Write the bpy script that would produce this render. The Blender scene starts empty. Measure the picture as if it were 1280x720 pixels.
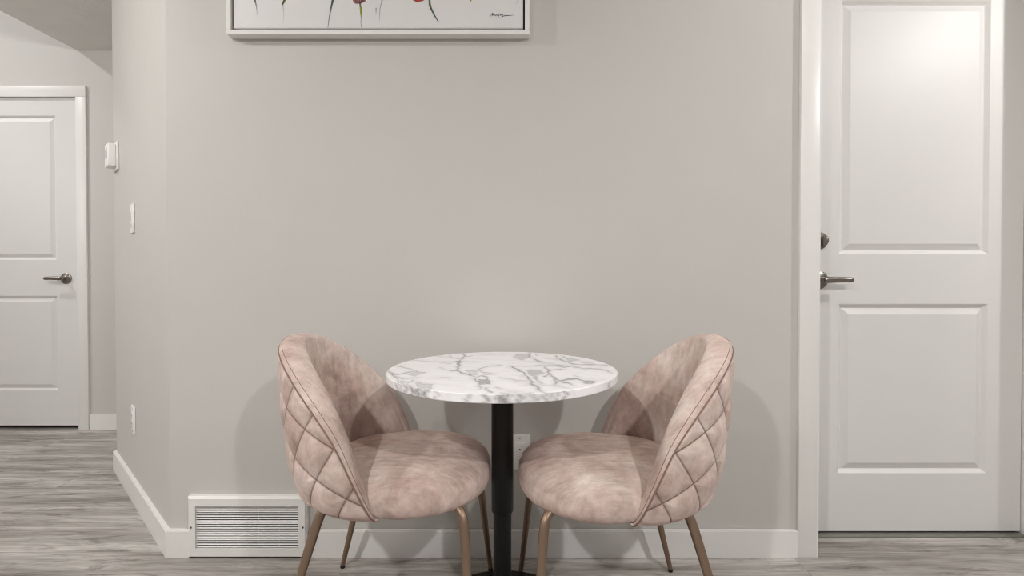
import bpy, bmesh, math, random
import numpy as np
from mathutils import Vector, Matrix
random.seed(7)
sc = bpy.context.scene
C = sc.collection
PI = math.pi
rad = math.radians

# ------------------------------------------------------------------ helpers
def srgb(r, g, b):
    f = lambda c: (c / 255 / 12.92) if c / 255 <= 0.04045 else ((c / 255 + 0.055) / 1.055) ** 2.4
    return (f(r), f(g), f(b), 1.0)

def obj(name, bm, mat, parent=None, smooth=False, angle=None):
    me = bpy.data.meshes.new(name)
    bmesh.ops.recalc_face_normals(bm, faces=bm.faces)
    bm.to_mesh(me); bm.free()
    for m in (mat if isinstance(mat, (list, tuple)) else [mat]):
        me.materials.append(m)
    if smooth:
        for p in me.polygons: p.use_smooth = True
        if angle is not None:
            me.set_sharp_from_angle(angle=rad(angle))
    o = bpy.data.objects.new(name, me)
    C.objects.link(o)
    if parent is not None: o.parent = parent
    return o

def tag(o, label, cat, group=None):
    o['label'] = label; o['category'] = cat
    if group: o['group'] = group
    return o

def thing(name, label, cat, loc=(0, 0, 0), rz=0.0, group=None):
    o = bpy.data.objects.new(name, None); C.objects.link(o)
    o.empty_display_size = 0.05
    o.location = loc; o.rotation_euler = (0, 0, rz)
    return tag(o, label, cat, group)

def struct(o):
    o['kind'] = 'structure'; return o

def add_box(bm, x0, x1, y0, y1, z0, z1, bev=0.0, seg=2, M=None):
    r = bmesh.ops.create_cube(bm, size=1.0)
    vs = r['verts']
    for v in vs:
        v.co = Vector(((x0 + x1) / 2 + v.co.x * (x1 - x0), (y0 + y1) / 2 + v.co.y * (y1 - y0), (z0 + z1) / 2 + v.co.z * (z1 - z0)))
    if bev > 0:
        es = list({e for v in vs for e in v.link_edges})
        rr = bmesh.ops.bevel(bm, geom=es, offset=bev, segments=seg, affect='EDGES', profile=0.5)
        vs = list({v for f in rr['faces'] for v in f.verts} | {v for v in vs if v.is_valid})
    if M is not None:
        for v in vs: v.co = M @ v.co
    return vs

def add_prism(bm, pts, z0, z1, top=None):
    """vertical prism from a plan polygon (top polygon may differ slightly)"""
    top = top or pts
    lo = [bm.verts.new((x, y, z0)) for x, y in pts]
    hi = [bm.verts.new((x, y, z1)) for x, y in top]
    n = len(pts)
    bm.faces.new(lo); bm.faces.new(hi)
    for i in range(n):
        bm.faces.new((lo[i], lo[(i + 1) % n], hi[(i + 1) % n], hi[i]))

def add_tube(bm, pts, radii, n=12, cap=True, sq=(1, 1), up=Vector((0, 0, 1))):
    pts = [Vector(p) for p in pts]
    if not hasattr(radii, '__len__'): radii = [radii] * len(pts)
    rings = []
    t0 = (pts[1] - pts[0]).normalized()
    ref = up if abs(t0.dot(up)) < 0.9 else Vector((1, 0, 0))
    a = ref.cross(t0).normalized()
    for i, p in enumerate(pts):
        if i == 0: t = t0
        elif i == len(pts) - 1: t = (pts[-1] - pts[-2]).normalized()
        else: t = (pts[i + 1] - pts[i - 1]).normalized()
        a = (a - t * a.dot(t)).normalized()
        b = t.cross(a)
        rings.append([bm.verts.new(p + (a * math.cos(2 * PI * k / n) * sq[0] + b * math.sin(2 * PI * k / n) * sq[1]) * radii[i]) for k in range(n)])
    for i in range(len(rings) - 1):
        for k in range(n):
            bm.faces.new((rings[i][k], rings[i][(k + 1) % n], rings[i + 1][(k + 1) % n], rings[i + 1][k]))
    if cap:
        bm.faces.new(rings[0][::-1]); bm.faces.new(rings[-1])
    return [v for r in rings for v in r]

def add_lathe(bm, prof, n=48, M=None):
    """prof: list of (r, z), revolved about z"""
    rings = []
    allv = []
    for r, z in prof:
        if r < 1e-6:
            v = bm.verts.new((0, 0, z)); rings.append([v]); allv.append(v)
        else:
            ring = [bm.verts.new((r * math.cos(2 * PI * k / n), r * math.sin(2 * PI * k / n), z)) for k in range(n)]
            rings.append(ring); allv += ring
    for a, b in zip(rings, rings[1:]):
        for k in range(n):
            k2 = (k + 1) % n
            if len(a) == 1 and len(b) == 1: continue
            if len(a) == 1: bm.faces.new((a[0], b[k], b[k2]))
            elif len(b) == 1: bm.faces.new((a[k], a[k2], b[0]))
            else: bm.faces.new((a[k], a[k2], b[k2], b[k]))
    if M is not None:
        for v in allv: v.co = M @ v.co
    return allv

def interp(tab, x):
    if x <= tab[0][0]: return tab[0][1]
    for (x0, y0), (x1, y1) in zip(tab, tab[1:]):
        if x <= x1:
            t = (x - x0) / (x1 - x0)
            return y0 + (y1 - y0) * t
    return tab[-1][1]

def smooth_tab(tab, n=60):
    """Catmull-Rom resample of an (x,y) table, monotone in x"""
    P = [tab[0]] + list(tab) + [tab[-1]]
    out = []
    for i in range(1, len(P) - 2):
        for k in range(n):
            t = k / n
            v = []
            for d in (0, 1):
                p0, p1, p2, p3 = P[i - 1][d], P[i][d], P[i + 1][d], P[i + 2][d]
                v.append(0.5 * (2 * p1 + (p2 - p0) * t + (2 * p0 - 5 * p1 + 4 * p2 - p3) * t * t + (3 * p1 - p0 - 3 * p2 + p3) * t ** 3))
            out.append(tuple(v))
    out.append(tuple(tab[-1]))
    return out

# ------------------------------------------------------------------ materials
def new_mat(name):
    m = bpy.data.materials.new(name); m.use_nodes = True
    nt = m.node_tree
    b = nt.nodes['Principled BSDF']
    return m, nt, b

def N(nt, typ, **kw):
    n = nt.nodes.new(typ)
    for k, v in kw.items():
        if k in n.inputs: n.inputs[k].default_value = v
        else: setattr(n, k, v)
    return n

def ramp(nt, stops, interp_='LINEAR'):
    r = nt.nodes.new('ShaderNodeValToRGB')
    cr = r.color_ramp; cr.interpolation = interp_
    while len(cr.elements) < len(stops): cr.elements.new(0.5)
    for e, (p, c) in zip(cr.elements, stops):
        e.position = p; e.color = c
    return r

def simple_mat(name, col, rough=0.5, metal=0.0, bump=0.0, bscale=200, vary=0.03, spec=None):
    m, nt, b = new_mat(name)
    tc = N(nt, 'ShaderNodeTexCoord')
    nz = N(nt, 'ShaderNodeTexNoise', Scale=6.0, Detail=3.0)
    nt.links.new(tc.outputs['Object'], nz.inputs['Vector'])
    c1 = tuple(c * (1 - vary) for c in col[:3]) + (1,)
    c2 = tuple(min(1, c * (1 + vary)) for c in col[:3]) + (1,)
    r = ramp(nt, [(0.3, c1), (0.7, c2)])
    nt.links.new(nz.outputs['Fac'], r.inputs['Fac'])
    nt.links.new(r.outputs['Color'], b.inputs['Base Color'])
    b.inputs['Roughness'].default_value = rough
    b.inputs['Metallic'].default_value = metal
    if spec is not None: b.inputs['Specular IOR Level'].default_value = spec
    if bump > 0:
        n2 = N(nt, 'ShaderNodeTexNoise', Scale=float(bscale), Detail=4.0)
        nt.links.new(tc.outputs['Object'], n2.inputs['Vector'])
        bp = N(nt, 'ShaderNodeBump', Strength=bump, Distance=0.002)
        nt.links.new(n2.outputs['Fac'], bp.inputs['Height'])
        nt.links.new(bp.outputs['Normal'], b.inputs['Normal'])
    return m

WALL = simple_mat('wall_paint', srgb(203, 200, 195), 0.55, bump=0.12, bscale=160, vary=0.008, spec=0.35)
CEIL = simple_mat('ceiling_texture', srgb(228, 225, 221), 0.9, bump=0.9, bscale=90, vary=0.03, spec=0.2)
TRIM = simple_mat('trim_paint', srgb(234, 232, 228), 0.35, bump=0.04, bscale=60, vary=0.006)
DOORW = simple_mat('door_paint', srgb(225, 223, 220), 0.42, bump=0.05, bscale=120, vary=0.006, spec=0.3)
PLASTIC = simple_mat('white_plastic', srgb(240, 239, 236), 0.35, vary=0.004)
SLOT = simple_mat('dark_slot', srgb(35, 33, 32), 0.7)
GREYWIN = simple_mat('grey_display', srgb(175, 175, 173), 0.25)
NICKEL = simple_mat('brushed_pewter', srgb(142, 135, 127), 0.3, metal=0.85, vary=0.06)
VOID = simple_mat('dark_void', srgb(20, 19, 18), 0.9)
THRESH = simple_mat('threshold_metal', srgb(128, 128, 118), 0.5, metal=0.2)
BLACK = simple_mat('black_steel', srgb(9, 9, 9), 0.4, vary=0.1, spec=0.3)
LEGM = simple_mat('bronze_leg', srgb(140, 118, 99), 0.4, metal=0.6, vary=0.05)
CAP = simple_mat('black_glide', srgb(28, 25, 23), 0.6)
GAP = simple_mat('vent_inside', srgb(48, 45, 43), 0.8)
VENTW = simple_mat('vent_enamel', srgb(236, 234, 230), 0.4, vary=0.005)

def floor_mat():
    m, nt, b = new_mat('vinyl_plank')
    L = nt.links.new
    tc = N(nt, 'ShaderNodeTexCoord')
    # planks run along x: 1.2 long, 0.18 deep
    br = N(nt, 'ShaderNodeTexBrick', offset=0.37, offset_frequency=2)
    br.inputs['Scale'].default_value = 1.0
    br.inputs['Mortar Size'].default_value = 0.0012
    br.inputs['Mortar Smooth'].default_value = 0.2
    br.inputs['Brick Width'].default_value = 1.5
    br.inputs['Row Height'].default_value = 0.18
    br.inputs['Color1'].default_value = (0.0, 0.0, 0.0, 1)
    br.inputs['Color2'].default_value = (1, 1, 1, 1)
    br.inputs['Mortar'].default_value = (0.5, 0.5, 0.5, 1)
    br.inputs['Bias'].default_value = 0.0
    mp0 = N(nt, 'ShaderNodeMapping'); mp0.inputs['Location'].default_value = (0.55, 0.045, 0)
    L(tc.outputs['Object'], mp0.inputs['Vector']); L(mp0.outputs['Vector'], br.inputs['Vector'])
    # per-plank offset
    off = N(nt, 'ShaderNodeVectorMath', operation='SCALE'); off.inputs['Scale'].default_value = 7.0
    L(br.outputs['Color'], off.inputs[0])
    add = N(nt, 'ShaderNodeVectorMath', operation='ADD')
    L(tc.outputs['Object'], add.inputs[0]); L(off.outputs['Vector'], add.inputs[1])
    # wavy cathedral grain
    wp = N(nt, 'ShaderNodeMapping'); wp.inputs['Scale'].default_value = (1.3, 7.0, 1)
    L(add.outputs['Vector'], wp.inputs['Vector'])
    n1 = N(nt, 'ShaderNodeTexNoise', Scale=1.6, Detail=3.0, Distortion=0.6); L(wp.outputs['Vector'], n1.inputs['Vector'])
    mul = N(nt, 'ShaderNodeMath', operation='MULTIPLY'); mul.inputs[1].default_value = 9.0
    L(n1.outputs['Fac'], mul.inputs[0])
    fr = N(nt, 'ShaderNodeMath', operation='PINGPONG'); fr.inputs[1].default_value = 0.5
    L(mul.outputs[0], fr.inputs[0])
    # fine fibres
    fp = N(nt, 'ShaderNodeMapping'); fp.inputs['Scale'].default_value = (4.0, 55.0, 1)
    L(add.outputs['Vector'], fp.inputs['Vector'])
    n2 = N(nt, 'ShaderNodeTexNoise', Scale=1.0, Detail=5.0, Roughness=0.65); L(fp.outputs['Vector'], n2.inputs['Vector'])
    # broad tone
    bp = N(nt, 'ShaderNodeMapping'); bp.inputs['Scale'].default_value = (1.2, 12.0, 1)
    L(add.outputs['Vector'], bp.inputs['Vector'])
    n3 = N(nt, 'ShaderNodeTexNoise', Scale=1.1, Detail=4.0, Roughness=0.6); L(bp.outputs['Vector'], n3.inputs['Vector'])
    base = ramp(nt, [(0.30, srgb(138, 131, 126)), (0.48, srgb(170, 164, 158)), (0.68, srgb(204, 199, 194))])
    L(n3.outputs['Fac'], base.inputs['Fac'])
    g1 = ramp(nt, [(0.0, (0.72, 0.71, 0.70, 1)), (0.16, (0.93, 0.93, 0.93, 1)), (0.5, (1, 1, 1, 1))])
    L(fr.outputs[0], g1.inputs['Fac'])
    m1 = N(nt, 'ShaderNodeMix', data_type='RGBA', blend_type='MULTIPLY'); m1.inputs[0].default_value = 0.6
    L(base.outputs['Color'], m1.inputs[6]); L(g1.outputs['Color'], m1.inputs[7])
    g2 = ramp(nt, [(0.32, (0.56, 0.55, 0.54, 1)), (0.5, (0.97, 0.97, 0.97, 1)), (0.68, (1.2, 1.2, 1.2, 1))])
    L(n2.outputs['Fac'], g2.inputs['Fac'])
    m2 = N(nt, 'ShaderNodeMix', data_type='RGBA', blend_type='MULTIPLY'); m2.inputs[0].default_value = 0.8
    L(m1.outputs[2], m2.inputs[6]); L(g2.outputs['Color'], m2.inputs[7])
    # knots: short dark horizontal flecks
    kp = N(nt, 'ShaderNodeMapping'); kp.inputs['Scale'].default_value = (3.2, 13.0, 1)
    L(add.outputs['Vector'], kp.inputs['Vector'])
    n4 = N(nt, 'ShaderNodeTexNoise', Scale=1.3, Detail=6.0, Roughness=0.7, Distortion=0.9); L(kp.outputs['Vector'], n4.inputs['Vector'])
    g4 = ramp(nt, [(0.55, (1, 1, 1, 1)), (0.62, (0.58, 0.56, 0.55, 1)), (0.72, (0.32, 0.30, 0.29, 1))])
    L(n4.outputs['Fac'], g4.inputs['Fac'])
    m3 = N(nt, 'ShaderNodeMix', data_type='RGBA', blend_type='MULTIPLY'); m3.inputs[0].default_value = 0.75
    L(m2.outputs[2], m3.inputs[6]); L(g4.outputs['Color'], m3.inputs[7])
    # seam
    m4 = N(nt, 'ShaderNodeMix', data_type='RGBA', blend_type='MULTIPLY')
    fm = N(nt, 'ShaderNodeMath', operation='MULTIPLY'); fm.inputs[1].default_value = 0.12
    L(br.outputs['Fac'], fm.inputs[0]); L(fm.outputs[0], m4.inputs[0])
    m4.inputs[7].default_value = (0.25, 0.24, 0.23, 1)
    L(m3.outputs[2], m4.inputs[6])
    L(m4.outputs[2], b.inputs['Base Color'])
    b.inputs['Roughness'].default_value = 0.5
    b.inputs['Specular IOR Level'].default_value = 0.35
    bu = N(nt, 'ShaderNodeBump', Strength=0.15, Distance=0.001)
    L(n2.outputs['Fac'], bu.inputs['Height']); L(bu.outputs['Normal'], b.inputs['Normal'])
    return m
FLOOR = floor_mat()

def velvet_mat(seed=0.0):
    m, nt, b = new_mat('pink_velvet')
    L = nt.links.new
    tc = N(nt, 'ShaderNodeTexCoord')
    mp = N(nt, 'ShaderNodeMapping'); mp.inputs['Location'].default_value = (seed, seed * 2, 0)
    L(tc.outputs['Object'], mp.inputs['Vector'])
    n1 = N(nt, 'ShaderNodeTexNoise', Scale=8.0, Detail=8.0, Roughness=0.68, Distortion=0.4); L(mp.outputs['Vector'], n1.inputs['Vector'])
    r1 = ramp(nt, [(0.28, srgb(162, 138, 130)), (0.42, srgb(194, 170, 161)), (0.54, srgb(211, 191, 182)), (0.68, srgb(226, 211, 203))])
    L(n1.outputs['Fac'], r1.inputs['Fac'])
    # brushed nap streaks
    sp = N(nt, 'ShaderNodeMapping'); sp.inputs['Scale'].default_value = (14, 60, 16); sp.inputs['Rotation'].default_value = (0.1, 0.2, 0.25)
    L(mp.outputs['Vector'], sp.inputs['Vector'])
    n2 = N(nt, 'ShaderNodeTexNoise', Scale=1.0, Detail=5.0, Roughness=0.7); L(sp.outputs['Vector'], n2.inputs['Vector'])
    r2 = ramp(nt, [(0.25, (0.66, 0.64, 0.63, 1)), (0.5, (0.98, 0.98, 0.98, 1)), (0.75, (1.2, 1.2, 1.2, 1))])
    L(n2.outputs['Fac'], r2.inputs['Fac'])
    mx = N(nt, 'ShaderNodeMix', data_type='RGBA', blend_type='MULTIPLY'); mx.inputs[0].default_value = 0.85
    L(r1.outputs['Color'], mx.inputs[6]); L(r2.outputs['Color'], mx.inputs[7])
    # stitched lines (mesh attribute)
    at = N(nt, 'ShaderNodeAttribute', attribute_name='stitch')
    m2 = N(nt, 'ShaderNodeMix', data_type='RGBA', blend_type='MIX')
    L(at.outputs['Fac'], m2.inputs[0]); L(mx.outputs[2], m2.inputs[6]); m2.inputs[7].default_value = srgb(104, 78, 70)
    L(m2.outputs[2], b.inputs['Base Color'])
    b.inputs['Roughness'].default_value = 0.85
    b.inputs['Specular IOR Level'].default_value = 0.15
    b.inputs['Sheen Weight'].default_value = 0.2
    b.inputs['Sheen Roughness'].default_value = 0.4
    b.inputs['Sheen Tint'].default_value = srgb(240, 215, 205)
    n3 = N(nt, 'ShaderNodeTexNoise', Scale=420.0, Detail=3.0); L(mp.outputs['Vector'], n3.inputs['Vector'])
    bu = N(nt, 'ShaderNodeBump', Strength=0.25, Distance=0.001)
    L(n3.outputs['Fac'], bu.inputs['Height']); L(bu.outputs['Normal'], b.inputs['Normal'])
    return m
VELVET = velvet_mat()
THREAD = simple_mat('seam_thread', srgb(140, 112, 102), 0.9)

def marble_mat():
    m, nt, b = new_mat('marble_laminate')
    L = nt.links.new
    tc = N(nt, 'ShaderNodeTexCoord')
    mp = N(nt, 'ShaderNodeMapping'); mp.inputs['Rotation'].default_value = (0, 0, rad(38)); mp.inputs['Scale'].default_value = (1.0, 1.7, 1.0)
    mp.inputs['Location'].default_value = (3.1, 1.7, 0.4)
    L(tc.outputs['Object'], mp.inputs['Vector'])
    # domain warp
    w = N(nt, 'ShaderNodeTexNoise', Scale=5.0, Detail=7.0, Roughness=0.68); L(mp.outputs['Vector'], w.inputs['Vector'])
    ws = N(nt, 'ShaderNodeVectorMath', operation='SCALE'); ws.inputs['Scale'].default_value = 0.30
    L(w.outputs['Color'], ws.inputs[0])
    wa = N(nt, 'ShaderNodeVectorMath', operation='ADD'); L(mp.outputs['Vector'], wa.inputs[0]); L(ws.outputs['Vector'], wa.inputs[1])
    # cluster mask
    cm = N(nt, 'ShaderNodeTexNoise', Scale=3.6, Detail=3.0, Roughness=0.55); L(mp.outputs['Vector'], cm.inputs['Vector'])
    cr = ramp(nt, [(0.42, (0, 0, 0, 1)), (0.58, (1, 1, 1, 1))]); L(cm.outputs['Fac'], cr.inputs['Fac'])
    # crack network
    vo = N(nt, 'ShaderNodeTexVoronoi', feature='DISTANCE_TO_EDGE', Scale=7.0); L(wa.outputs['Vector'], vo.inputs['Vector'])
    vr = ramp(nt, [(0.0, (1, 1, 1, 1)), (0.03, (0.55, 0.55, 0.55, 1)), (0.09, (0, 0, 0, 1))]); L(vo.outputs['Distance'], vr.inputs['Fac'])
    vm = N(nt, 'ShaderNodeMath', operation='MULTIPLY'); L(vr.outputs['Color'], vm.inputs[0])
    vb = N(nt, 'ShaderNodeMath', operation='MULTIPLY_ADD'); vb.inputs[1].default_value = 0.75; vb.inputs[2].default_value = 0.13
    L(cr.outputs['Color'], vb.inputs[0]); L(vb.outputs[0], vm.inputs[1])
    # fine veins in clusters
    v2 = N(nt, 'ShaderNodeTexVoronoi', feature='DISTANCE_TO_EDGE', Scale=19.0); L(wa.outputs['Vector'], v2.inputs['Vector'])
    v2r = ramp(nt, [(0.0, (1, 1, 1, 1)), (0.09, (0.1, 0.1, 0.1, 1)), (0.2, (0, 0, 0, 1))]); L(v2.outputs['Distance'], v2r.inputs['Fac'])
    cr2 = ramp(nt, [(0.50, (0, 0, 0, 1)), (0.62, (1, 1, 1, 1))]); L(cm.outputs['Fac'], cr2.inputs['Fac'])
    v2m = N(nt, 'ShaderNodeMath', operation='MULTIPLY'); L(v2r.outputs['Color'], v2m.inputs[0]); L(cr2.outputs['Color'], v2m.inputs[1])
    # grey clouds inside the clusters
    n5 = N(nt, 'ShaderNodeTexNoise', Scale=14.0, Detail=5.0, Roughness=0.65); L(wa.outputs['Vector'], n5.inputs['Vector'])
    n5r = ramp(nt, [(0.45, (0, 0, 0, 1)), (0.65, (1, 1, 1, 1))]); L(n5.outputs['Fac'], n5r.inputs['Fac'])
    n5m = N(nt, 'ShaderNodeMath', operation='MULTIPLY'); L(n5r.outputs['Color'], n5m.inputs[0]); L(cr2.outputs['Color'], n5m.inputs[1])
    # angular grey fragments inside the clusters
    v3 = N(nt, 'ShaderNodeTexVoronoi', feature='F1', Scale=17.0); L(wa.outputs['Vector'], v3.inputs['Vector'])
    v3s = N(nt, 'ShaderNodeSeparateColor'); L(v3.outputs['Color'], v3s.inputs[0])
    v3r = ramp(nt, [(0.45, (0, 0, 0, 1)), (0.55, (0.5, 0.5, 0.5, 1)), (0.95, (1, 1, 1, 1))]); L(v3s.outputs[0], v3r.inputs['Fac'])
    v3m = N(nt, 'ShaderNodeMath', operation='MULTIPLY'); L(v3r.outputs['Color'], v3m.inputs[0]); L(cr2.outputs['Color'], v3m.inputs[1])
    # faint long streaks
    st = N(nt, 'ShaderNodeMapping'); st.inputs['Scale'].default_value = (2.2, 11.0, 1); L(wa.outputs['Vector'], st.inputs['Vector'])
    n6 = N(nt, 'ShaderNodeTexNoise', Scale=1.5, Detail=4.0, Roughness=0.6); L(st.outputs['Vector'], n6.inputs['Vector'])
    n6r = ramp(nt, [(0.52, (0, 0, 0, 1)), (0.75, (1, 1, 1, 1))]); L(n6.outputs['Fac'], n6r.inputs['Fac'])
    def mixin(prev, fac, col, k):
        mm = N(nt, 'ShaderNodeMath', operation='MULTIPLY'); mm.inputs[1].default_value = k; L(fac, mm.inputs[0])
        x = N(nt, 'ShaderNodeMix', data_type='RGBA'); L(mm.outputs[0], x.inputs[0])
        if isinstance(prev, tuple): x.inputs[6].default_value = prev
        else: L(prev, x.inputs[6])
        x.inputs[7].default_value = col
        return x.outputs[2]
    c = mixin(srgb(252, 250, 251), n6r.outputs['Color'], srgb(196, 192, 197), 0.55)
    c = mixin(c, vm.outputs[0], srgb(90, 85, 91), 0.12)
    at = N(nt, 'ShaderNodeAttribute', attribute_name='vein')
    n7 = N(nt, 'ShaderNodeTexNoise', Scale=70.0, Detail=5.0, Roughness=0.7); L(wa.outputs['Vector'], n7.inputs['Vector'])
    n7r = ramp(nt, [(0.32, (0.45, 0.45, 0.45, 1)), (0.6, (1.15, 1.15, 1.15, 1))]); L(n7.outputs['Fac'], n7r.inputs['Fac'])
    n7m = N(nt, 'ShaderNodeMath', operation='MULTIPLY', use_clamp=True); L(at.outputs['Fac'], n7m.inputs[0]); L(n7r.outputs['Color'], n7m.inputs[1])
    c = mixin(c, n7m.outputs[0], srgb(72, 68, 73), 0.95)
    L(c, b.inputs['Base Color'])
    b.inputs['Roughness'].default_value = 0.3
    return m
MARBLE = marble_mat()

# ------------------------------------------------------------------ room shell
WY = 1.735          # plane of the main wall
FY = 3.175          # plane of the far wall in the passage
CH = 2.335          # ceiling height
CX = -2.67          # edge where the low ceiling stops
A = (-1.163, WY)
B = (-1.943, 2.515)

bm = bmesh.new(); add_box(bm, -4.6, 3.2, -2.6, 3.6, -0.08, 0.0)
struct(obj('floor', bm, FLOOR))

bm = bmesh.new()
add_box(bm, CX, 3.2, -2.6, 3.4, CH, CH + 0.12)
struct(obj('ceiling', bm, CEIL))
bm = bmesh.new(); add_box(bm, -4.6, CX, -2.6, 3.4, 3.9, 4.0)
struct(obj('ceiling_stairwell', bm, CEIL))
bm = bmesh.new(); add_box(bm, CX - 0.001, CX + 0.1, -2.6, FY, CH + 0.12, 3.9)
struct(obj('wall_fascia', bm, WALL))

# main wall, with the 45 degree return on the left
bm = bmesh.new()
add_prism(bm, [A, B, (-1.943, FY), (-1.80, FY), (-1.80, 2.55), (-1.10, 1.86), (1.034, 1.86), (1.034, WY)], 0, CH,
          top=[A, (B[0] - 0.020, B[1] + 0.020), (-1.963, FY), (-1.80, FY), (-1.80, 2.55), (-1.10, 1.86), (1.034, 1.86), (1.034, WY)])
struct(obj('wall_back', bm, WALL))
bm = bmesh.new()
add_box(bm, 1.872, 3.2, WY, 1.86, 0, CH)
struct(obj('wall_right', bm, WALL))
bm = bmesh.new()
add_box(bm, 1.034, 1.872, WY, 1.86, 2.05, CH)
struct(obj('wall_header', bm, WALL))
# far wall, opening for the passage door
LX0, LX1 = -3.503, -2.690
bm = bmesh.new()
add_box(bm, LX1 + 0.006, -1.80, FY, FY + 0.12, 0, CH)
add_box(bm, LX1 + 0.006, CX, FY, FY + 0.12, CH, 3.9)
add_box(bm, LX0 - 0.006, LX1 + 0.006, FY, FY + 0.12, 2.056, 3.9)
add_box(bm, -4.6, LX0 - 0.006, FY, FY + 0.12, 0, 3.9)
struct(obj('wall_far', bm, WALL))
bm = bmesh.new(); add_box(bm, -4.7, -4.6, -2.6, 3.4, 0, 3.9)
struct(obj('wall_left', bm, WALL))
# unseen near-black slabs added behind both doors so their gaps stay dark
bm = bmesh.new()
add_box(bm, 0.9, 2.05, 1.99, 2.03, 0, CH)
add_box(bm, 0.9, 1.0, 1.86, 1.99, 0, CH)
add_box(bm, 1.95, 2.05, 1.86, 1.99, 0, CH)
struct(obj('dark_backing_entry', bm, VOID))
bm = bmesh.new(); add_box(bm, -3.7, -2.5, FY + 0.12, FY + 0.15, 0, 2.2)
struct(obj('dark_backing_passage', bm, VOID))

# baseboards (flat stock with an eased top edge)
def base_prism(bm, pts, h):
    add_prism(bm, pts, 0, h - 0.003)
    return bm
def eased(bm):
    es = [e for e in bm.edges if all(abs(v.co.z - max(w.co.z for w in bm.verts)) < 1e-5 for v in e.verts)]
    bmesh.ops.bevel(bm, geom=es, offset=0.003, segments=2, affect='EDGES')
BBH = 0.092
bm = bmesh.new()
add_prism(bm, [(-1.169, 1.72), (-1.958, 2.509), (-1.958, FY), (-1.944, FY), (-1.944, 2.516), (-1.1635, 1.7355), (-1.0885, 1.7355), (-1.0885, 1.72)], 0, BBH)
eased(bm); struct(obj('baseboard_left', bm, TRIM))
bm = bmesh.new(); add_prism(bm, [(-0.684, 1.72), (0.9645, 1.72), (0.9645, 1.7352), (-0.684, 1.7352)], 0, BBH)
eased(bm); struct(obj('baseboard_back', bm, TRIM))
bm = bmesh.new(); add_prism(bm, [(-2.612, FY - 0.012), (-1.96, FY - 0.012), (-1.96, FY + 0.0005), (-2.612, FY + 0.0005)], 0, 0.098)
eased(bm); struct(obj('baseboard_far', bm, TRIM))
bm = bmesh.new(); add_prism(bm, [(1.94, 1.72), (3.2, 1.72), (3.2, 1.7352), (1.94, 1.7352)], 0, BBH)
eased(bm); struct(obj('baseboard_right', bm, TRIM))

# entry door casing, jambs, threshold
bm = bmesh.new()
add_box(bm, 0.9650, 1.0283, 1.7205, 1.7365, 0, 2.055, 0.002)
add_box(bm, 1.8750, 1.9390, 1.7205, 1.7365, 0, 2.055, 0.002)
add_box(bm, 0.9650, 1.9390, 1.7205, 1.7365, 2.055, 2.118, 0.002)
struct(obj('trim_1', bm, TRIM, smooth=True, angle=30))
bm = bmesh.new()
add_box(bm, 1.0265, 1.0335, 1.722, 1.93, 0, 2.047)
add_box(bm, 1.8735, 1.8930, 1.735, 1.93, 0, 2.047)
add_box(bm, 1.0335, 1.8735, 1.735, 1.93, 2.043, 2.056)
struct(obj('trim_2', bm, TRIM))
bm = bmesh.new()
add_box(bm, 1.0335, 1.8735, 1.853, 1.886, 0, 0.0045, 0.0012)
struct(obj('trim_3', bm, THRESH, smooth=True, angle=30))
# passage door casing, jambs
bm = bmesh.new()
add_box(bm, -2.6795, -2.6165, FY - 0.013, FY + 0.001, 0, 2.050, 0.002)
add_box(bm, -3.5765, -3.5135, FY - 0.013, FY + 0.001, 0, 2.050, 0.002)
add_box(bm, -3.5765, -2.6165, FY - 0.013, FY + 0.001, 2.050, 2.117, 0.002)
struct(obj('trim_4', bm, TRIM, smooth=True, angle=30))
bm = bmesh.new()
add_box(bm, LX1 + 0.0065, LX1 + 0.0205, FY, FY + 0.10, 0, 2.056)
add_box(bm, LX0 - 0.0205, LX0 - 0.0065, FY, FY + 0.10, 0, 2.056)
struct(obj('trim_5', bm, TRIM))

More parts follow.
